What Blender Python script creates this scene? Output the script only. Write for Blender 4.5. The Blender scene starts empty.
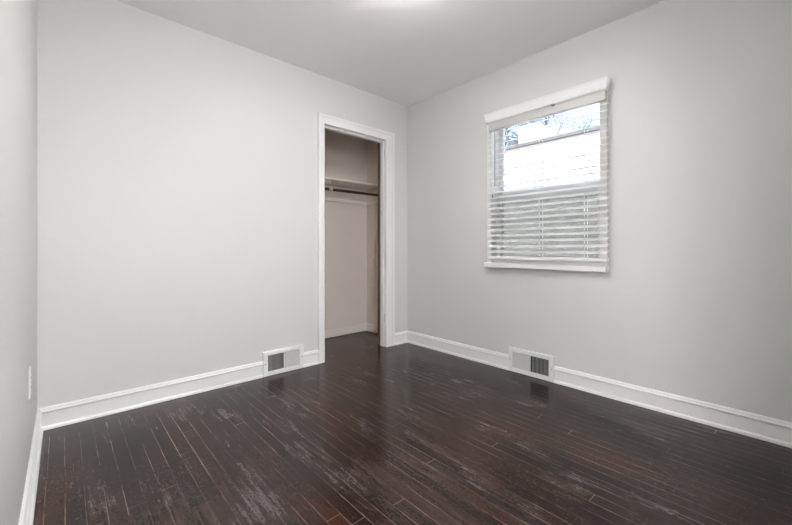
import bpy, bmesh, math, random
from mathutils import Vector, Matrix

# ---------------------------------------------------------------- camera, light, exposure
sc = bpy.context.scene
COL = sc.collection
R = math.radians

cam_d = bpy.data.cameras.new('camera')
cam = bpy.data.objects.new('camera', cam_d)
COL.objects.link(cam)
cam.location = (-2.6364, -2.7206, 0.9714)
cam.rotation_euler = (R(90), 0, -R(42.333))
cam_d.sensor_width = 36
cam_d.lens = 36 * 365.31 / 792
cam_d.shift_y = -(262.5 - 248.06) / 792
cam_d.clip_start = 0.02
cam_d.clip_end = 200
sc.camera = cam

world = bpy.data.worlds.new('world')
sc.world = world
world.use_nodes = True
wn = world.node_tree
wn.nodes.clear()
w_out = wn.nodes.new('ShaderNodeOutputWorld')
w_bg = wn.nodes.new('ShaderNodeBackground')
w_sky = wn.nodes.new('ShaderNodeTexSky')
w_sky.sky_type = 'NISHITA'
w_sky.sun_disc = False
w_sky.sun_elevation = R(38)
w_sky.sun_rotation = R(-100)
w_sky.air_density = 1.0
w_sky.dust_density = 1.0
w_sky.ozone_density = 1.0
w_bg.inputs['Strength'].default_value = 0.46
wn.links.new(w_sky.outputs[0], w_bg.inputs['Color'])
wn.links.new(w_bg.outputs[0], w_out.inputs['Surface'])

sun_d = bpy.data.lights.new('sun', 'SUN')
sun_d.energy = 5.5
sun_d.angle = R(1.0)
sun_d.color = (1.0, 0.96, 0.9)
sun = bpy.data.objects.new('sun', sun_d)
COL.objects.link(sun)
sun.location = (-6, -3, 8)
sun.rotation_euler = Vector((0.75, 0.25, -0.62)).to_track_quat('-Z', 'Y').to_euler()

LAMP_STRENGTH = 60.0

# unseen area lights added in the hall behind the camera to brighten the room
def hall_fill(x, y, z, w, h, watts, turn):
    d = bpy.data.lights.new('hall_fill', 'AREA')
    d.shape = 'RECTANGLE'
    d.size, d.size_y, d.energy = w, h, watts
    d.color = (0.985, 0.99, 1.0)
    o = bpy.data.objects.new('hall_fill', d)
    COL.objects.link(o)
    o.location = (x, y, z)
    o.rotation_euler = (R(90), 0, R(180 - turn))
hall_fill(-2.30, -4.02, 1.98, 2.6, 0.84, 138.0, 0)
hall_fill(-4.90, -3.62, 1.90, 1.5, 0.95, 345.0, 38)

sc.view_settings.view_transform = 'Standard'
sc.view_settings.look = 'None'
sc.view_settings.exposure = 0.62
sc.view_settings.gamma = 1.0
sc.view_settings.use_curve_mapping = False
sc.cycles.use_adaptive_sampling = False
sc.cycles.max_bounces = 12
sc.cycles.diffuse_bounces = 8
sc.cycles.transparent_max_bounces = 24
sc.cycles.sample_clamp_indirect = 20.0

# ---------------------------------------------------------------- materials
class N:
    """small helper round a node tree"""
    def __init__(s, name):
        s.m = bpy.data.materials.new(name)
        s.m.use_nodes = True
        s.t = s.m.node_tree
        s.t.nodes.clear()
        s.out = s.t.nodes.new('ShaderNodeOutputMaterial')
    def node(s, typ, **kw):
        n = s.t.nodes.new(typ)
        for k, v in kw.items():
            setattr(n, k, v)
        return n
    def link(s, a, b):
        s.t.links.new(a, b)
    def put(s, sock, v):
        if hasattr(v, 'node'):
            s.t.links.new(v, sock)
        else:
            sock.default_value = v
    def math(s, op, a, b=0.0, c=0.0, clamp=False):
        n = s.node('ShaderNodeMath', operation=op, use_clamp=clamp)
        s.put(n.inputs[0], a); s.put(n.inputs[1], b); s.put(n.inputs[2], c)
        return n.outputs[0]
    def mix(s, f, a, b):
        n = s.node('ShaderNodeMix', data_type='RGBA')
        s.put(n.inputs[0], f); s.put(n.inputs[6], a); s.put(n.inputs[7], b)
        return n.outputs[2]
    def mixf(s, f, a, b):
        n = s.node('ShaderNodeMix', data_type='FLOAT')
        s.put(n.inputs[0], f); s.put(n.inputs[2], a); s.put(n.inputs[3], b)
        return n.outputs[0]
    def step(s, v, lo, hi):
        n = s.node('ShaderNodeMapRange', interpolation_type='SMOOTHSTEP')
        s.put(n.inputs[0], v); s.put(n.inputs[1], lo); s.put(n.inputs[2], hi)
        return n.outputs[0]
    def noise(s, vec, scale, detail=2.0, rough=0.5, dist=0.0):
        n = s.node('ShaderNodeTexNoise')
        if vec is not None:
            s.link(vec, n.inputs['Vector'])
        n.inputs['Scale'].default_value = scale
        n.inputs['Detail'].default_value = detail
        n.inputs['Roughness'].default_value = rough
        n.inputs['Distortion'].default_value = dist
        return n.outputs['Fac']
    def scaled(s, vec, sx, sy, sz):
        n = s.node('ShaderNodeMapping')
        s.link(vec, n.inputs['Vector'])
        n.inputs['Scale'].default_value = (sx, sy, sz)
        return n.outputs[0]
    def xyz(s, x, y, z=0.0):
        n = s.node('ShaderNodeCombineXYZ')
        s.put(n.inputs[0], x); s.put(n.inputs[1], y); s.put(n.inputs[2], z)
        return n.outputs[0]
    def bsdf(s, color, rough=0.5, spec=0.5, metal=0.0, normal=None):
        b = s.node('ShaderNodeBsdfPrincipled')
        s.put(b.inputs['Base Color'], color)
        s.put(b.inputs['Roughness'], rough)
        s.put(b.inputs['Specular IOR Level'], spec)
        s.put(b.inputs['Metallic'], metal)
        if normal is not None:
            s.link(normal, b.inputs['Normal'])
        s.link(b.outputs[0], s.out.inputs['Surface'])
        return b
    def bump(s, h, strength, dist):
        n = s.node('ShaderNodeBump')
        n.inputs['Strength'].default_value = strength
        n.inputs['Distance'].default_value = dist
        s.link(h, n.inputs['Height'])
        return n.outputs[0]
    def pos(s):
        return s.node('ShaderNodeTexCoord').outputs['Object']

def rgb(r, g, b):
    return (r, g, b, 1.0)

def paint(name, c, rough, spec=0.5, bump=0.25, scale=180.0, var=0.03):
    k = N(name)
    p = k.pos()
    n1 = k.noise(p, 1.7, 3.0)
    c2 = rgb(*[max(0.0, v * (1 - var)) for v in c])
    col = k.mix(n1, rgb(*c), c2)
    h = k.noise(p, scale, 2.0)
    k.bsdf(col, rough, spec, 0.0, k.bump(h, bump, 0.0006))
    return k.m

def plain(name, c, rough=0.5, spec=0.5, metal=0.0):
    k = N(name)
    n1 = k.noise(k.pos(), 40.0, 2.0)
    col = k.mix(n1, rgb(*c), rgb(*[v * 0.95 for v in c]))
    k.bsdf(col, rough, spec, metal)
    return k.m

M = {}
M['wall'] = paint('greige_wall_paint', (0.657, 0.654, 0.647), 0.46, 0.32, 0.2)
M['ceiling'] = paint('matt_ceiling_paint', (0.92, 0.92, 0.925), 0.75, 0.3)
M['trim'] = paint('white_gloss_trim_paint', (0.80, 0.795, 0.785), 0.28, 0.5, 0.1, 60.0, 0.02)
M['closet'] = paint('taupe_closet_paint', (0.72, 0.65, 0.605), 0.6, 0.3)
M['closet_trim'] = paint('beige_closet_trim_paint', (0.75, 0.70, 0.66), 0.45, 0.4)
M['shelf'] = paint('cream_shelf_paint', (0.82, 0.79, 0.70), 0.5, 0.4)
M['rail'] = paint('beige_rail_paint', (0.76, 0.71, 0.67), 0.5, 0.4)
M['white_vinyl'] = plain('white_vinyl', (0.80, 0.80, 0.80), 0.35)
M['blind'] = plain('white_blind_rail', (0.86, 0.86, 0.86), 0.35)
def slat_mat():
    k = N('white_vinyl_slat')
    b = k.bsdf(rgb(0.94, 0.94, 0.94), 0.35, 0.4)
    tl = k.node('ShaderNodeBsdfTranslucent'); tl.inputs[0].default_value = rgb(0.85, 0.85, 0.84)
    mx = k.node('ShaderNodeMixShader'); mx.inputs[0].default_value = 0.2
    k.link(b.outputs[0], mx.inputs[1]); k.link(tl.outputs[0], mx.inputs[2])
    k.link(mx.outputs[0], k.out.inputs['Surface'])
    return k.m
M['slat'] = slat_mat()
M['headrail'] = plain('ivory_headrail', (0.57, 0.56, 0.54), 0.45)
M['cord'] = plain('white_cord', (0.78, 0.78, 0.78), 0.8)
M['wand'] = plain('clear_grey_wand', (0.35, 0.36, 0.37), 0.2)
M['vent'] = plain('white_enamel', (0.78, 0.78, 0.77), 0.35)
M['duct'] = plain('dark_duct_metal', (0.02, 0.02, 0.021), 0.6)
M['screw'] = plain('dull_screw_metal', (0.22, 0.21, 0.20), 0.4, 0.5, 0.7)
M['plate'] = plain('white_plate_plastic', (0.86, 0.86, 0.85), 0.3)
M['slot'] = plain('black_slot', (0.02, 0.02, 0.02), 0.6)
M['rod'] = plain('bronze_rod_metal', (0.03, 0.014, 0.009), 0.4, 0.4, 0.0)
M['bracket'] = plain('almond_bracket_enamel', (0.72, 0.62, 0.52), 0.4)
M['hinge'] = plain('painted_hinge', (0.70, 0.70, 0.67), 0.35)
M['siding_trim'] = plain('white_fascia', (0.82, 0.82, 0.82), 0.5)
M['gutter'] = plain('grey_gutter', (0.10, 0.10, 0.11), 0.5)
M['shingle'] = plain('grey_roof_shingle', (0.20, 0.20, 0.21), 0.9)
M['bark'] = plain('grey_bark', (0.16, 0.14, 0.125), 0.9)
M['leaf'] = plain('pale_leaf', (0.07, 0.085, 0.08), 0.6)

def brown_wood():
    k = N('dark_stained_jamb_wood')
    p = k.pos()
    g = k.noise(k.scaled(p, 60, 60, 3), 1.0, 4.0)
    k.bsdf(k.mix(g, rgb(0.21, 0.12, 0.078), rgb(0.10, 0.05, 0.032)), 0.4, 0.4)
    return k.m
M['brown'] = brown_wood()

def glass():
    k = N('window_glass')
    tr = k.node('ShaderNodeBsdfTransparent')
    tr.inputs[0].default_value = rgb(0.97, 0.98, 0.985)
    gl = k.node('ShaderNodeBsdfGlossy')
    gl.inputs['Roughness'].default_value = 0.02
    mx = k.node('ShaderNodeMixShader')
    fr = k.node('ShaderNodeFresnel')
    fr.inputs[0].default_value = 1.45
    k.link(k.math('MULTIPLY', fr.outputs[0], 0.8), mx.inputs[0])
    k.link(tr.outputs[0], mx.inputs[1]); k.link(gl.outputs[0], mx.inputs[2])
    k.link(mx.outputs[0], k.out.inputs['Surface'])
    return k.m
M['glass'] = glass()

def screen():
    k = N('insect_screen_mesh')
    tr = k.node('ShaderNodeBsdfTransparent')
    tr.inputs[0].default_value = rgb(0.36, 0.36, 0.352)
    k.link(tr.outputs[0], k.out.inputs['Surface'])
    return k.m
M['screen'] = screen()

def lamp_glass(name, strength, tint):
    k = N(name)
    e = k.node('ShaderNodeEmission')
    e.inputs[0].default_value = rgb(*tint)
    e.inputs[1].default_value = strength
    k.link(e.outputs[0], k.out.inputs['Surface'])
    return k.m
M['lamp'] = lamp_glass('lit_frosted_glass', LAMP_STRENGTH, (1.0, 0.985, 0.965))

def siding():
    k = N('white_clapboard_siding')
    p = k.pos()
    sp = k.node('ShaderNodeSeparateXYZ'); k.link(p, sp.inputs[0])
    f = k.math('FRACT', k.math('DIVIDE', sp.outputs[2], 0.20))
    n = k.noise(p, 3.0, 3.0)
    col = k.mix(n, rgb(0.82, 0.82, 0.80), rgb(0.74, 0.74, 0.72))
    k.bsdf(col, 0.6, 0.3, 0.0, None)
    return k.m
M['siding'] = siding()

def ground():
    k = N('pale_ground')
    n = k.noise(k.pos(), 2.0, 5.0)
    k.bsdf(k.mix(n, rgb(0.62, 0.61, 0.58), rgb(0.52, 0.52, 0.48)), 0.9, 0.2)
    return k.m
M['ground'] = ground()

def floor_mat():
    """narrow dark-stained strip boards running along y, one header strip along the far wall, worn and scuffed"""
    k = N('dark_stained_strip_floor')
    p = k.pos()
    sp = k.node('ShaderNodeSeparateXYZ'); k.link(p, sp.inputs[0])
    X, Y = sp.outputs[0], sp.outputs[1]
    # header strip along the closet wall: boards turned
    hm = k.math('MULTIPLY', k.math('GREATER_THAN', Y, -0.104), k.math('LESS_THAN', Y, -0.0))
    U = k.mixf(hm, X, k.math('ADD', Y, 0.12 + 0.0572 * 200))
    V = k.mixf(hm, Y, X)
    bw = 0.0572
    wob = k.math('MULTIPLY', k.math('SUBTRACT', k.noise(k.xyz(k.math('MULTIPLY', U, 3.0), k.math('MULTIPLY', V, 1.2)), 1.0, 1.0), 0.5), 0.004)
    u = k.math('DIVIDE', k.math('ADD', U, wob), bw)
    bid = k.math('FLOOR', u)
    fu = k.math('FRACT', u)
    wn1 = k.node('ShaderNodeTexWhiteNoise', noise_dimensions='1D'); k.link(bid, wn1.inputs['W'])
    v = k.math('DIVIDE', k.math('ADD', V, k.math('MULTIPLY', wn1.outputs['Value'], 7.0)), 0.95)
    sid = k.math('FLOOR', v)
    fv = k.math('FRACT', v)
    wn2 = k.node('ShaderNodeTexWhiteNoise', noise_dimensions='3D')
    k.link(k.xyz(bid, sid, hm), wn2.inputs['Vector'])
    rnd = wn2.outputs['Value']
    sr = k.node('ShaderNodeSeparateColor'); k.link(wn2.outputs['Color'], sr.inputs[0])
    rnd2 = sr.outputs[1]
    # distance to the seams (metres)
    du = k.math('MULTIPLY', k.math('MINIMUM', fu, k.math('SUBTRACT', 1.0, fu)), bw)
    dv = k.math('MULTIPLY', k.math('MINIMUM', fv, k.math('SUBTRACT', 1.0, fv)), 0.95)
    seam = k.math('MULTIPLY', k.math('SUBTRACT', 1.0, k.step(k.math('MINIMUM', du, dv), 0.0006, 0.0019)), k.math('SUBTRACT', 1.0, hm))
    # grain along the board
    gv = k.xyz(k.math('MULTIPLY', U, 130.0), k.math('MULTIPLY', V, 5.0), k.math('MULTIPLY', rnd, 30.0))
    grain = k.noise(gv, 1.0, 5.0, 0.6)
    c1 = k.mix(rnd, rgb(0.007, 0.003, 0.002), rgb(0.036, 0.014, 0.0085))
    c2 = k.mix(rnd2, c1, rgb(0.015, 0.007, 0.0048))
    red = k.step(k.noise(k.scaled(p, 3.2, 1.5, 1), 1.0, 3.0), 0.50, 0.72)
    c3 = k.mix(k.math('MULTIPLY', k.math('MULTIPLY', red, k.mixf(rnd2, 0.3, 1.0)), 0.7), c2, rgb(0.075, 0.022, 0.011))
    c4 = k.mix(k.step(grain, 0.35, 0.75), c3, k.mix(0.5, c3, rgb(0.006, 0.004, 0.003)))
    # rubbed, whitish scuffs, streaked along the boards
    big = k.step(k.noise(k.scaled(p, 5.5, 2.0, 1), 1.0, 5.0, 0.66, 0.3), 0.49, 0.74)
    streak = k.step(k.noise(k.xyz(k.math('MULTIPLY', U, 62.0), k.math('MULTIPLY', V, 3.4)), 1.0, 5.0, 0.7), 0.44, 0.66)
    spot = k.step(k.noise(k.scaled(p, 1.0, 0.45, 1), 150.0, 5.0, 0.7), 0.38, 0.66)
    scuff = k.math('MULTIPLY', big, k.math('MULTIPLY', k.mixf(0.25, streak, 1.0), k.mixf(0.3, spot, 1.0)), 0.0, True)
    film = k.step(k.noise(k.scaled(p, 1.6, 1.1, 1), 1.0, 3.0), 0.38, 0.66)
    specks = k.step(k.noise(k.scaled(p, 1.0, 0.55, 1), 120.0, 6.0, 0.8), 0.50, 0.72)
    c5 = k.mix(k.math('MULTIPLY', scuff, 0.58), c4, rgb(0.27, 0.24, 0.245))
    c5 = k.mix(k.math('MULTIPLY', specks, k.mixf(film, 0.16, 0.42)), c5, rgb(0.22, 0.15, 0.13))
    c5 = k.mix(k.math('MULTIPLY', film, k.mixf(streak, 0.10, 0.40)), c5, rgb(0.09, 0.060, 0.053))
    # seams: dark grooves, in places filled with pale dust
    dust = k.step(k.noise(k.xyz(k.math('MULTIPLY', bid, 3.7), k.math('MULTIPLY', V, 2.6)), 1.0, 5.0, 0.7), 0.44, 0.66)
    sc_col = k.mix(dust, rgb(0.003, 0.002, 0.002), rgb(0.42, 0.31, 0.265))
    col = k.mix(k.math('MULTIPLY', seam, 0.75), c5, sc_col)
    # open dark joint between the header strip and the boards, and along the wall
    hj = k.math('SUBTRACT', 1.0, k.step(k.math('ABSOLUTE', k.math('ADD', Y, 0.110)), 0.006, 0.012))
    col = k.mix(k.math('MULTIPLY', hj, 0.95), col, rgb(0.002, 0.0015, 0.0015))
    ro = k.math('ADD', 0.15, k.math('MULTIPLY', scuff, 0.28))
    ro = k.math('ADD', ro, k.math('MULTIPLY', k.noise(k.scaled(p, 20, 5, 1), 1.0, 3.0), 0.12))
    h = k.math('SUBTRACT', k.math('ADD', k.math('MULTIPLY', grain, 0.12), k.math('MULTIPLY', k.noise(k.scaled(p, 14, 3, 1), 1.0, 2.0), 0.9)), k.math('MULTIPLY', seam, 0.7))
    k.bsdf(col, ro, 0.28, 0.0, k.bump(h, 0.22, 0.0010))
    return k.m
M['floor'] = floor_mat()

# ---------------------------------------------------------------- mesh helpers
def box(bm, x0, x1, y0, y1, z0, z1, bev=0.0, seg=1):
    x0, x1 = sorted((x0, x1)); y0, y1 = sorted((y0, y1)); z0, z1 = sorted((z0, z1))
    vs = [bm.verts.new(c) for c in ((x0, y0, z0), (x1, y0, z0), (x1, y1, z0), (x0, y1, z0),
                                    (x0, y0, z1), (x1, y0, z1), (x1, y1, z1), (x0, y1, z1))]
    fs = [bm.faces.new([vs[i] for i in q]) for q in
          ((0, 3, 2, 1), (4, 5, 6, 7), (0, 1, 5, 4), (1, 2, 6, 5), (2, 3, 7, 6), (3, 0, 4, 7))]
    if bev > 0:
        es = list({e for f in fs for e in f.edges})
        bmesh.ops.bevel(bm, geom=es, offset=bev, segments=seg, affect='EDGES', clamp_overlap=True)

def sweep(bm, prof, a, b, out, up=Vector((0, 0, 1)), ext_a=0.0, ext_b=0.0):
    """extrude a closed profile [(o, u)] from a to b; o along 'out', u along 'up'.
    ext_a / ext_b: how far the ends run on per unit of o (mitres)."""
    a, b, out = Vector(a), Vector(b), Vector(out)
    d = (b - a).normalized()
    ra = [bm.verts.new(a + out * o + up * u + d * (ext_a * o)) for o, u in prof]
    rb = [bm.verts.new(b + out * o + up * u + d * (ext_b * o)) for o, u in prof]
    n = len(prof)
    for i in range(n):
        j = (i + 1) % n
        bm.faces.new((ra[i], ra[j], rb[j], rb[i]))
    bm.faces.new(list(reversed(ra))); bm.faces.new(rb)

def cyl(bm, a, b, r0, r1=None, n=16):
    a, b = Vector(a), Vector(b)
    r1 = r0 if r1 is None else r1
    d = (b - a).normalized()
    s = d.orthogonal().normalized(); t = d.cross(s)
    ra = [bm.verts.new(a + (s * math.cos(2 * math.pi * i / n) + t * math.sin(2 * math.pi * i / n)) * r0) for i in range(n)]
    rb = [bm.verts.new(b + (s * math.cos(2 * math.pi * i / n) + t * math.sin(2 * math.pi * i / n)) * r1) for i in range(n)]
    for i in range(n):
        j = (i + 1) % n
        bm.faces.new((ra[i], ra[j], rb[j], rb[i]))
    bm.faces.new(list(reversed(ra))); bm.faces.new(rb)

def lathe(bm, prof, c, n=40):
    """prof [(r, z)] round the vertical axis at c; r = 0 closes"""
    rings = []
    for r, z in prof:
        if r < 1e-6:
            rings.append([bm.verts.new((c[0], c[1], c[2] + z))])
        else:
            rings.append([bm.verts.new((c[0] + r * math.cos(2 * math.pi * i / n), c[1] + r * math.sin(2 * math.pi * i / n), c[2] + z)) for i in range(n)])
    for p, q in zip(rings, rings[1:]):
        for i in range(n):
            j = (i + 1) % n
            if len(p) == 1 and len(q) == 1:
                continue
            if len(p) == 1:
                bm.faces.new((p[0], q[j], q[i]))
            elif len(q) == 1:
                bm.faces.new((p[i], p[j], q[0]))
            else:
                bm.faces.new((p[i], p[j], q[j], q[i]))

def obj(name, bm, mat, parent=None, smooth=False):
    bmesh.ops.recalc_face_normals(bm, faces=bm.faces)
    me = bpy.data.meshes.new(name)
    bm.to_mesh(me); bm.free()
    me.materials.append(mat)
    if smooth:
        for p in me.polygons:
            p.use_smooth = True
    o = bpy.data.objects.new(name, me)
    COL.objects.link(o)
    if parent is not None:
        o.parent = parent
        o.matrix_parent_inverse = Matrix.Translation(parent.location).inverted()
    return o

def tag(o, label, cat, group=None, kind=None):
    o['label'] = label; o['category'] = cat
    if group: o['group'] = group
    if kind: o['kind'] = kind
    return o

def struct(name, bm, mat, label=None, cat=None):
    o = obj(name, bm, mat)
    o['kind'] = 'structure'
    if label:
        o['label'] = label; o['category'] = cat
    return o

def thing(name, loc, label, cat, group=None):
    o = bpy.data.objects.new(name, None)
    COL.objects.link(o)
    o.location = loc
    o.empty_display_size = 0.05
    return tag(o, label, cat, group)

def B(*boxes, bev=0.0):
    bm = bmesh.new()
    for b in boxes:
        box(bm, *b, bev=bev)
    return bm

# ---------------------------------------------------------------- room shell
H = 2.44
XL, YB = -2.7383, -2.86         # face of the wall beside the camera, face of the wall behind it
T = 0.12
YC = 0.69                       # closet back
WY0, WY1, WZ0, WZ1 = -1.872, -0.988, 0.850, 2.072   # window opening
DX0, DX1, DZ = -0.990, -0.298, 2.030               # closet opening

struct('floor', B((XL - T, T * 1.5, YB - T, YC + T, -0.10, 0.0), (-6.32, T * 1.5, YB - 2 * T - 1.10, YB - T, -0.10, 0.0)), M['floor'],
       'worn dark-stained narrow strip wood floor with pale scuffs', 'floor')
struct('ceiling', B((XL - T, T * 1.5, YB - T, YC + T, H, H + 0.15), (-6.32, T * 1.5, YB - 2 * T - 1.10, YB - T, H, H + 0.15)), M['ceiling'],
       'flat matt off-white ceiling', 'ceiling')
struct('wall_left', B((XL - T, XL, YB, 0, 0, H)), M['wall'],
       'plain greige wall with the outlet, close to the camera', 'wall')
struct('wall_far', B((XL - T, DX0 - 0.02, 0, T, 0, H), (DX1 + 0.02, 0, 0, T, 0, H), (DX0 - 0.02, DX1 + 0.02, 0, T, DZ + 0.02, H)), M['wall'],
       'greige wall holding the closet opening', 'wall')
struct('wall_right', B((0, T * 1.5, YB, WY0, 0, H), (0, T * 1.5, WY1, T, 0, H), (0, T * 1.5, WY0, WY1, 0, WZ0), (0, T * 1.5, WY0, WY1, WZ1, H)), M['wall'],
       'greige wall holding the window', 'wall')
HX0, HX1, HZ = -2.66, -1.60, 2.03               # doorway to the added hall, behind the camera
struct('wall_back', B((XL - T, HX0, YB - T, YB, 0, H), (HX1, T * 1.5, YB - T, YB, 0, H), (HX0, HX1, YB - T, YB, HZ, H)), M['wall'],
       'greige wall with the doorway behind the camera', 'wall')
HY = YB - T - 1.10  # unseen hall, added so fill light can enter through the doorway
struct('wall_added_hall', B((-6.2, T * 1.5, HY - T, HY, 0, H), (-6.2 - T, -6.2, HY - T, YB, 0, H), (0, T * 1.5, HY, YB - T, 0, H), (-6.2, XL - T, YB - T, YB, 0, H)), M['wall'],
       'greige walls of an unseen hall added outside the doorway', 'wall')
struct('wall_closet', B((-1.45, T * 1.5, YC, YC + T, 0, H), (-1.45, -1.33, T, YC, 0, H), (0.002, T * 1.5, T, YC, 0, H),
                        (-1.33, DX0 - 0.02, T, T + 0.006, 0, H), (DX1 + 0.02, 0.002, T, T + 0.006, 0, H), (DX0 - 0.02, DX1 + 0.02, T, T + 0.006, DZ + 0.02, H)), M['closet'],
       'taupe walls inside the closet', 'wall')

# baseboards: flat board, moulded cap, shoe at the floor
BP = [(0, 0), (0.024, 0), (0.024, 0.010), (0.021, 0.017), (0.0135, 0.020), (0.0125, 0.088), (0.0175, 0.092), (0.0185, 0.098),
      (0.0135, 0.104), (0.012, 0.112), (0.007, 0.117), (0, 0.118)]
def baseboard(name, segs, mat, label):
    bm = bmesh.new()
    for a, b, out, ea, eb in segs:
        sweep(bm, BP, a, b, out, ext_a=ea, ext_b=eb)
    return struct(name, bm, mat, label, 'baseboard')
baseboard('baseboard_left', [((XL, 0, 0), (XL, YB, 0), (1, 0, 0), 1, -1)], M['trim'], 'white moulded baseboard along the outlet wall')
baseboard('baseboard_far', [((XL, 0, 0), (-1.527, 0, 0), (0, -1, 0), 1, 0), ((-1.193, 0, 0), (-1.052, 0, 0), (0, -1, 0), 0, 0),
                            ((-0.187, 0, 0), (0, 0, 0), (0, -1, 0), 0, -1)], M['trim'], 'white moulded baseboard along the closet wall')
baseboard('baseboard_right', [((0, 0, 0), (0, -1.178, 0), (-1, 0, 0), 1, 0), ((0, -1.54, 0), (0, YB, 0), (-1, 0, 0), 0, -1)], M['trim'],
          'white moulded baseboard along the window wall')
baseboard('baseboard_back', [((HX1 + 0.06, YB, 0), (0, YB, 0), (0, 1, 0), 0, -1)], M['trim'], 'white moulded baseboard behind the camera')
bm = bmesh.new()
CB = [(0, 0.006), (0.012, 0.006), (0.012, 0.080), (0.006, 0.092), (0, 0.092)]
sweep(bm, CB, (-1.33, YC, 0), (0.002, YC, 0), (0, -1, 0), ext_a=1, ext_b=-1)
sweep(bm, CB, (0.002, YC, 0), (0.002, T + 0.006, 0), (-1, 0, 0), ext_a=1, ext_b=0)
struct('baseboard_closet', bm, M['closet_trim'], 'low beige baseboard round the closet interior', 'baseboard')

# closet door frame: casing, white jamb, brown inner jamb, old hinges
dr = thing('door_1', ((DX0 + DX1) / 2, 0, 0), 'white painted door frame of the doorless closet opening', 'door frame')
dr['kind'] = 'structure'
bm = bmesh.new()
XO0, XO1, ZO = -1.052, -0.190, 2.112
def casing_piece(bm, pts_in, pts_out):
    # pts: (x, z) ends on the inner and the outer edge; two flat steps with a softened outer edge
    d0, d1 = 0.014, 0.020
    (ia, ib), (oa, ob) = pts_in, pts_out
    def q(p, y): return Vector((p[0], y, p[1]))
    def lerp(p, r, t): return (p[0] + (r[0] - p[0]) * t, p[1] + (r[1] - p[1]) * t)
    rows = []
    for t, y in ((0, 0), (0, -d0 + 0.003), (0.05, -d0), (0.62, -d0 - 0.002), (0.72, -d1), (0.95, -d1), (1, -d1 + 0.004), (1, 0)):
        rows.append((bm.verts.new(q(lerp(ia, oa, t), y)), bm.verts.new(q(lerp(ib, ob, t), y))))
    n = len(rows)
    for i in range(n):
        j = (i + 1) % n
        bm.faces.new((rows[i][0], rows[j][0], rows[j][1], rows[i][1]))
    bm.faces.new([r[0] for r in rows]); bm.faces.new([r[1] for r in reversed(rows)])
casing_piece(bm, ((DX0, 0), (DX0, DZ)), ((XO0, 0), (XO0, ZO)))
casing_piece(bm, ((DX0, DZ), (DX1, DZ)), ((XO0, ZO), (XO1, ZO)))
casing_piece(bm, ((DX1, DZ), (DX1, 0)), ((XO1, ZO), (XO1, 0)))
obj('casing', bm, M['trim'], dr)
JW = 0.072
G = 0.006
obj('jamb', B((DX0 - 0.018, DX0 - G, 0.001, JW, 0, DZ + G), (DX1 + G, DX1 + 0.018, 0.001, JW, 0, DZ + G), (DX0 - 0.018, DX1 + 0.018, 0.001, JW, DZ + G, DZ + 0.018)), M['trim'], dr)
obj('stop', B((DX0 - G, DX0 + 0.008, 0.028, JW, 0, DZ + G), (DX1 - 0.006, DX1 + G, 0.028, JW, 0, DZ + G), (DX0 - G, DX1 + G, 0.028, JW, DZ - 0.018, DZ + G), bev=0.0015), M['trim'], dr)
o = obj('inner_jamb', B((DX0 - 0.018, DX0, JW, T - 0.002, 0, DZ - 0.002), (DX1 - 0.002, DX1 + 0.018, JW, T - 0.002, 0, DZ - 0.002),
                    (DX0 - 0.018, DX1 + 0.018, JW, T - 0.002, DZ - 0.002, DZ + 0.018), bev=0.001), M['brown'], dr)
o['label'] = 'brown stained inner edge of the frame'
for z in (1.895, 0.285):
    bm = bmesh.new()
    box(bm, DX1 + G - 0.003, DX1 + G, 0.004, 0.036, z - 0.044, z + 0.044)
    cyl(bm, (DX1 - 0.001, 0.001, z - 0.045), (DX1 - 0.001, 0.001, z + 0.045), 0.0042, n=10)
    obj('hinge', bm, M['hinge'], dr)

# ---------------------------------------------------------------- closet fittings
cs = thing('closet_shelf', (-0.66, YC, 1.655), 'cream painted shelf board across the closet above the hanging rod', 'shelf')
obj('board', B((-1.329, 0.001, 0.395, YC - 0.0005, 1.655, 1.674), bev=0.002), M['shelf'], cs)
obj('cleat', B((-1.329, 0.001, YC - 0.019, YC - 0.0005, 1.597, 1.6545), bev=0.002), M['closet'], cs)

rl = obj('hook_rail', B((-1.329, -0.018, YC - 0.022, YC - 0.0005, 1.478, 1.512), (-0.0175, 0.0015, 0.16, YC - 0.0005, 1.478, 1.512), bev=0.002), M['rail'])
tag(rl, 'slim beige batten fixed round the closet walls below the hanging rod', 'rail')

rd = thing('closet_rod', (-0.66, 0.40, 1.555), 'dark bronze hanging rod under the closet shelf', 'closet rod')
bm = bmesh.new(); cyl(bm, (-0.69, 0.40, 1.555), (-0.001, 0.40, 1.555), 0.0145, n=20)
cyl(bm, (-1.327, 0.40, 1.555), (-0.69, 0.40, 1.555), 0.013, n=20)
obj('rod', bm, M['rod'], rd, True)
bm = bmesh.new(); cyl(bm, (-0.694, 0.40, 1.555), (-0.656, 0.40, 1.555), 0.0195, n=20)
box(bm, -0.679, -0.671, 0.398, 0.402, 1.572, 1.6545)
o = obj('support_bracket', bm, M['bracket'], rd); o['label'] = 'almond coloured bracket ring'
bm = bmesh.new(); cyl(bm, (-0.008, 0.40, 1.555), (0.001, 0.40, 1.555), 0.026, n=20)
obj('end_flange', bm, M['rod'], rd)

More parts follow.
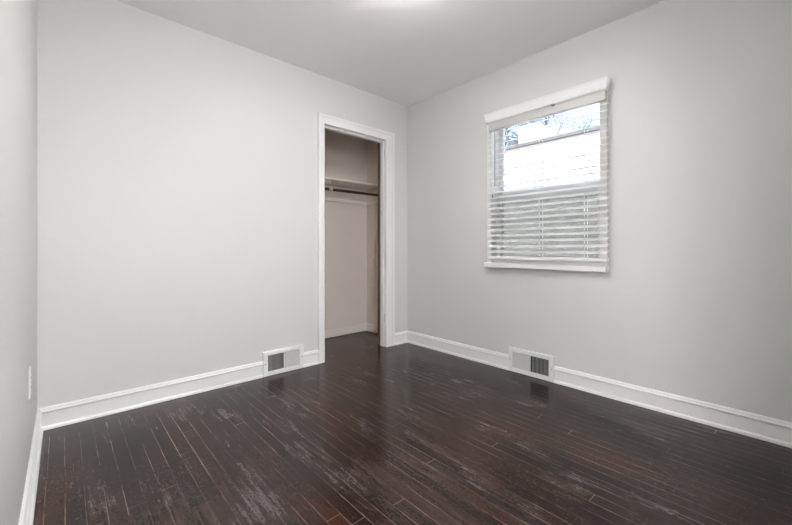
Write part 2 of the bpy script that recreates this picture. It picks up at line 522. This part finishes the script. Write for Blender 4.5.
# ---------------------------------------------------------------- window
win = thing('window_1', (0, (WY0 + WY1) / 2, WZ0), 'white double-hung window behind the slatted blind', 'window')
win['kind'] = 'structure'
FW = 0.030
obj('frame', B((-0.018, 0.17, WY1 - FW, WY1 + 0.012, WZ0, WZ1), (-0.018, 0.17, WY0 - 0.012, WY0 + FW, WZ0, WZ1),
               (-0.018, 0.17, WY0 + FW, WY1 - FW, WZ1 - FW, WZ1), (-0.012, 0.17, WY0 + FW, WY1 - FW, WZ0, WZ0 + 0.028), bev=0.002), M['trim'], win)
obj('sill', B((-0.052, -0.001, WY0 - 0.020, WY1 + 0.020, WZ0 - 0.036, WZ0 + 0.002), bev=0.004), M['trim'], win)
def sash(name, x0, x1, z0, z1, rail_b, rail_t, stile=0.036):
    ya, yb = WY0 + FW, WY1 - FW
    s = obj(name, B((x0, x1, ya, ya + stile, z0, z1), (x0, x1, yb - stile, yb, z0, z1),
                    (x0, x1, ya + stile, yb - stile, z0, z0 + rail_b), (x0, x1, ya + stile, yb - stile, z1 - rail_t, z1), bev=0.003), M['white_vinyl'], win)
    xm = (x0 + x1) / 2
    obj('glass_pane', B((xm - 0.002, xm + 0.002, ya + stile, yb - stile, z0 + rail_b, z1 - rail_t)), M['glass'], s)
    return s
sash('upper_sash', 0.100, 0.135, 1.395, WZ1 - FW, 0.045, 0.03)
lo = sash('lower_sash', 0.055, 0.090, WZ0 + 0.028, 1.397, 0.03, 0.052)
bm = B((0.056, 0.088, -1.47, -1.40, 1.397, 1.408), bev=0.002)
obj('sash_lock', bm, M['white_vinyl'], lo)
obj('insect_screen', B((0.150, 0.151, WY0 + FW, WY1 - FW, WZ0 + 0.028, 1.40)), M['screen'], win)

# blind
SY0, SY1 = -1.899, -1.010
SX = -0.038
bl = thing('window_blind', (SX, (SY0 + SY1) / 2, WZ0), 'white horizontal slat blind lowered over the window', 'blind')
# valence with a slanted crown face and mitred returns
bm = bmesh.new()
VP = [(0.062, 0.0), (0.069, 0.010), (0.080, 0.062), (0.085, 0.075), (0.074, 0.075), (0.069, 0.062), (0.058, 0.010)]
# ends flare outwards with the crown: +/- 0.7 per unit of o
YL, YR = -1.046, -1.846
sweep(bm, VP, (0, YL, 1.990), (0, YR, 1.990), (-1, 0, 0), ext_a=-0.70, ext_b=0.75)
for y0, e in ((YL, 0.70), (YR, -0.75)):
    # short return back to the wall at each end
    q = []
    for o_, u_ in ((0.062, 0.0), (0.069, 0.010), (0.080, 0.062), (0.085, 0.075)):
        y = y0 + e * o_
        q.append((y, o_, 1.990 + u_))
    s_ = 0.008 if e > 0 else -0.008
    fr = [[bm.verts.new((-o_ * 0.99, y - d, z)) for y, o_, z in q] for d in (0, s_)]
    bk = [[bm.verts.new((-0.0185, y - d, z)) for y, o_, z in q] for d in (0, s_)]
    for k_ in range(3):
        for d in (0, 1):
            bm.faces.new((fr[d][k_], fr[d][k_ + 1], bk[d][k_ + 1], bk[d][k_]))
        bm.faces.new((fr[0][k_], fr[0][k_ + 1], fr[1][k_ + 1], fr[1][k_]))
        bm.faces.new((bk[0][k_], bk[0][k_ + 1], bk[1][k_ + 1], bk[1][k_]))
    for k_ in (0, 3):
        bm.faces.new((fr[0][k_], bk[0][k_], bk[1][k_], fr[1][k_]))
obj('valence', bm, M['blind'], bl)
obj('headrail', B((-0.057, -0.0185, SY0 + 0.010, SY1 - 0.004, 1.930, 1.998), bev=0.002), M['headrail'], bl)
o = obj('valence_clip', B((-0.074, -0.056, -1.565, -1.540, 1.982, 1.992), bev=0.001), M['wand'], bl); o['label'] = 'small grey clip'
TILT = R(23)
bm = bmesh.new()
zs = []
PITCH = 0.0437
z = 1.905
while z > 0.925:
    zs.append(z); z -= PITCH
HW = 0.025
for zc in zs:
    prof = []
    for s, th in ((1, 0.0014), (-1, -0.0014)):
        for i in range(5):
            t = (-1 + i * 0.5) * s
            a = t * HW
            crown = 0.0022 * (1 - t * t)
            h = crown + th
            # 'out' is -x (into the room): the room edge hangs lower
            o_ = a * math.cos(TILT) + h * math.sin(TILT)
            u_ = -a * math.sin(TILT) + h * math.cos(TILT)
            prof.append((o_, u_))
    sweep(bm, prof, (SX, SY1, zc), (SX, SY0, zc), (-1, 0, 0))
obj('slats', bm, M['slat'], bl)
obj('bottom_rail', B((SX - 0.025, SX + 0.025, SY0, SY1, 0.880, 0.907), bev=0.004), M['blind'], bl)
for y in (-1.085, -1.452, -1.765):
    bm = bmesh.new()
    for dx in (-0.0265, 0.0265):
        box(bm, SX + dx - 0.0006, SX + dx + 0.0006, y - 0.0012, y + 0.0012, 0.89, 1.932)
    for zc in zs:
        box(bm, SX - 0.0265, SX + 0.0265, y - 0.0007, y + 0.0007, zc - 0.0042, zc - 0.0034)
    obj('ladder_cord', bm, M['cord'], bl)
bm = bmesh.new(); cyl(bm, (-0.072, -1.085, 1.915), (-0.072, -1.085, 1.47), 0.0035, n=8)
cyl(bm, (-0.060, -1.085, 1.945), (-0.072, -1.085, 1.912), 0.0015, n=6)
o = obj('tilt_wand', bm, M['wand'], bl); o['label'] = 'thin grey wand'
bm = bmesh.new()
for dy in (0, 0.006):
    cyl(bm, (-0.068, -1.065 + dy, 1.94), (-0.068, -1.065 + dy, 1.41), 0.0012, n=6)
cy = obj('lift_cord', bm, M['cord'], bl)
bm = bmesh.new(); cyl(bm, (-0.068, -1.062, 1.412), (-0.068, -1.062, 1.378), 0.003, 0.007, n=10)
o = obj('tassel', bm, M['wand'], cy); o['label'] = 'dark tassel'

# ---------------------------------------------------------------- wall registers
def register(loc, rz, label, w, dark_first):
    """built facing -y at the origin, then turned: louvre banks slant away from each other"""
    t = thing('wall_register', loc, label, 'vent', 'wall registers at the baseboard')
    t.rotation_euler.z = rz
    def part(name, bm, mat, parent=t, smooth=False):
        bmesh.ops.recalc_face_normals(bm, faces=bm.faces)
        me = bpy.data.meshes.new(name); bm.to_mesh(me); bm.free(); me.materials.append(mat)
        o = bpy.data.objects.new(name, me); COL.objects.link(o); o.parent = parent
        return o
    h = w / 2
    z0, z1 = 0.001, 0.186
    ih, za, zb = h - 0.036, 0.036, 0.156
    d = 0.026
    f = -d + 0.006
    bm = B((-h, -ih, -d, f, z0, z1), (ih, h, -d, f, z0, z1), (-ih, ih, -d, f, z0, za), (-ih, ih, -d, f, zb, z1), (-0.005, 0.005, -d, f, za, zb), bev=0.0025)
    for q in ((-h, -h + 0.004, f - 0.002, 0, z0, z1), (h - 0.004, h, f - 0.002, 0, z0, z1), (-h, h, f - 0.002, 0, z0, z0 + 0.004), (-h, h, f - 0.002, 0, z1 - 0.004, z1)):
        box(bm, *q)
    part('frame', bm, M['vent'])
    part('duct_back', B((-h + 0.005, h - 0.005, -0.003, -0.0005, z0 + 0.005, z1 - 0.005)), M['duct'])
    for s in (-1, 1):
        bm = bmesh.new()
        x0, x1 = (-ih - 0.004, -0.004) if s < 0 else (0.004, ih + 0.004)
        n = 14
        for i in range(n):
            xc = x0 + (i + 0.5) * (x1 - x0) / n
            ang = R(26) * s
            # from the back (y = -.004) out to the front, leaning outward
            a = Vector((xc, -0.004, 0)); b = a + Vector((math.sin(ang), -math.cos(ang), 0)) * 0.0215
            nrm = Vector((math.cos(ang), math.sin(ang), 0)) * 0.0008
            vs = [bm.verts.new(v + Vector((0, 0, zz))) for zz in (za, zb) for v in (a - nrm, a + nrm, b + nrm, b - nrm)]
            for q in ((0, 1, 2, 3), (7, 6, 5, 4), (0, 4, 5, 1), (1, 5, 6, 2), (2, 6, 7, 3), (3, 7, 4, 0)):
                bm.faces.new([vs[i2] for i2 in q])
        part('louvre_bank', bm, M['vent'])
    bm = bmesh.new(); cyl(bm, (-0.002, -d - 0.009, 0.094), (-0.002, -d + 0.002, 0.094), 0.004, n=10)
    part('lever_knob', bm, M['vent'])
    for s in (-1, 1):
        bm = bmesh.new(); cyl(bm, (s * (h - 0.016), -d - 0.002, 0.094), (s * (h - 0.016), -d + 0.002, 0.094), 0.0045, n=10)
        part('screw', bm, M['screw'])
    return t
register((-1.360, -0.0, 0), 0, 'white metal wall register beside the closet door frame', 0.334, True)
register((-0.0, -1.359, 0), -R(90), 'white metal wall register under the window', 0.362, False)

# ---------------------------------------------------------------- outlet
ot = thing('wall_outlet', (XL, -0.642, 0.43), 'white electrical outlet plate low on the wall near the corner', 'outlet')
obj('cover_plate', B((XL, XL + 0.005, -0.642 - 0.035, -0.642 + 0.035, 0.430 - 0.059, 0.430 + 0.059), bev=0.003), M['plate'], ot)
for dz in (-0.02, 0.02):
    rc = obj('receptacle', B((XL + 0.004, XL + 0.0065, -0.642 - 0.016, -0.642 + 0.016, 0.43 + dz - 0.014, 0.43 + dz + 0.014), bev=0.001), M['plate'], ot)
    obj('slot', B((XL + 0.006, XL + 0.0068, -0.65, -0.648, 0.43 + dz - 0.005, 0.43 + dz + 0.005), (XL + 0.006, XL + 0.0068, -0.636, -0.634, 0.43 + dz - 0.005, 0.43 + dz + 0.005)), M['slot'], rc)

# ---------------------------------------------------------------- ceiling lamp (just above the frame)
def flush_lamp(LX, LY, mat, label, drop=0.0):
    cl = thing('ceiling_light', (LX, LY, H), label, 'ceiling light')
    bm = bmesh.new(); lathe(bm, [(0, 0), (0.150, 0), (0.152, -0.020), (0.140, -0.024), (0, -0.024)], (LX, LY, H - 0.0005))
    obj('base', bm, M['white_vinyl'], cl, True)
    if drop:
        bm = bmesh.new(); cyl(bm, (LX, LY, H - 0.023), (LX, LY, H - drop - 0.024), 0.008, n=10)
        obj('stem', bm, M['screw'], cl)
    bm = bmesh.new(); lathe(bm, [(0, -0.025), (0.138, -0.025), (0.136, -0.040), (0.120, -0.062), (0.090, -0.080), (0.050, -0.090), (0, -0.093)], (LX, LY, H - drop))
    obj('glass_dome', bm, mat, cl, True)
    bm = bmesh.new(); lathe(bm, [(0, -0.092), (0.008, -0.093), (0.009, -0.100), (0, -0.106)], (LX, LY, H - drop), 14)
    obj('finial', bm, M['screw'], cl, True)
flush_lamp(-1.375, -1.40, M['lamp'], 'lit ceiling light with a frosted glass dome in the room')

# ---------------------------------------------------------------- outside
GZ = -0.6
bm = bmesh.new(); box(bm, 0.6, 60, -40, 40, GZ - 0.2, GZ)
struct('ground', bm, M['ground'], 'pale yard outside the window', 'ground')
NX = 5.0
EZ = 3.28
nh = thing('neighbouring_house', (NX + 4, -1, GZ), 'white sided house next door seen through the window', 'house')
bm = bmesh.new()
box(bm, NX + 0.02, NX + 8, -10, 12, GZ, EZ)
zz = GZ
while zz < EZ - 0.01:                            # lapped clapboards
    zt = min(zz + 0.20, EZ)
    sweep(bm, [(-0.021, 0), (0.0, 0), (-0.014, zt - zz), (-0.021, zt - zz)], (NX, -10, zz), (NX, 12, zz), (-1, 0, 0))
    zz += 0.20
obj('wall', bm, M['siding'], nh)
bm = bmesh.new()
sweep(bm, [(0.06, 0.0), (0.06, 0.03), (-4.0, 0.60), (-8.35, 0.06), (-8.35, 0.02)], (NX, -10.4, EZ), (NX, 12.4, EZ), (-1, 0, 0))
obj('roof', bm, M['shingle'], nh)
bm = bmesh.new(); box(bm, NX - 0.09, NX, -10.4, 12.4, EZ - 0.035, EZ + 0.03)
obj('gutter', bm, M['gutter'], nh)
bm = bmesh.new(); box(bm, NX + 3.0, NX + 3.7, 2.55, 3.2, EZ + 0.3, EZ + 1.5)
obj('chimney', bm, M['siding_trim'], nh)

def tree(loc, h, seed, label):
    rnd = random.Random(seed)
    t = thing('tree', loc, label, 'tree', 'trees beyond the house next door')
    bm = bmesh.new(); tips = []
    base = Vector(loc)
    def grow(a, d, L, r, lev):
        b = a + d * L
        cyl(bm, a, b, r, r * 0.65, 7)
        if lev == 0:
            tips.append(b); return
        for _ in range(3 if lev > 1 else 4):
            nd = (d + Vector((rnd.uniform(-.8, .8), rnd.uniform(-.8, .8), rnd.uniform(-.15, .6)))).normalized()
            grow(a + d * L * rnd.uniform(.65, 1), nd, L * rnd.uniform(.55, .75), r * 0.55, lev - 1)
    grow(base, Vector((0, 0, 1)), h * 0.42, h * 0.022, 4)
    obj('trunk', bm, M['bark'], t)
    bm = bmesh.new()
    for p in tips:
        for _ in range(22):
            c = p + Vector((rnd.gauss(0, .28), rnd.gauss(0, .28), rnd.gauss(0, .25)))
            u = Vector((rnd.gauss(0, 1), rnd.gauss(0, 1), rnd.gauss(0, 1))).normalized()
            w = u.orthogonal().normalized()
            s = rnd.uniform(.05, .10)
            n = u.cross(w) * s * 0.15
            bm.faces.new([bm.verts.new(c + v) for v in (u * s, w * s * .5 + n, -u * s, -w * s * .5 + n)])
    obj('foliage', bm, M['leaf'], t)
tree((16, 7.7, GZ), 10.0, 5, 'taller grey-green tree rising behind the roof next door')
tree((24, 9.3, GZ), 13.0, 8, 'lower grey-green tree nearer the patch of open sky')
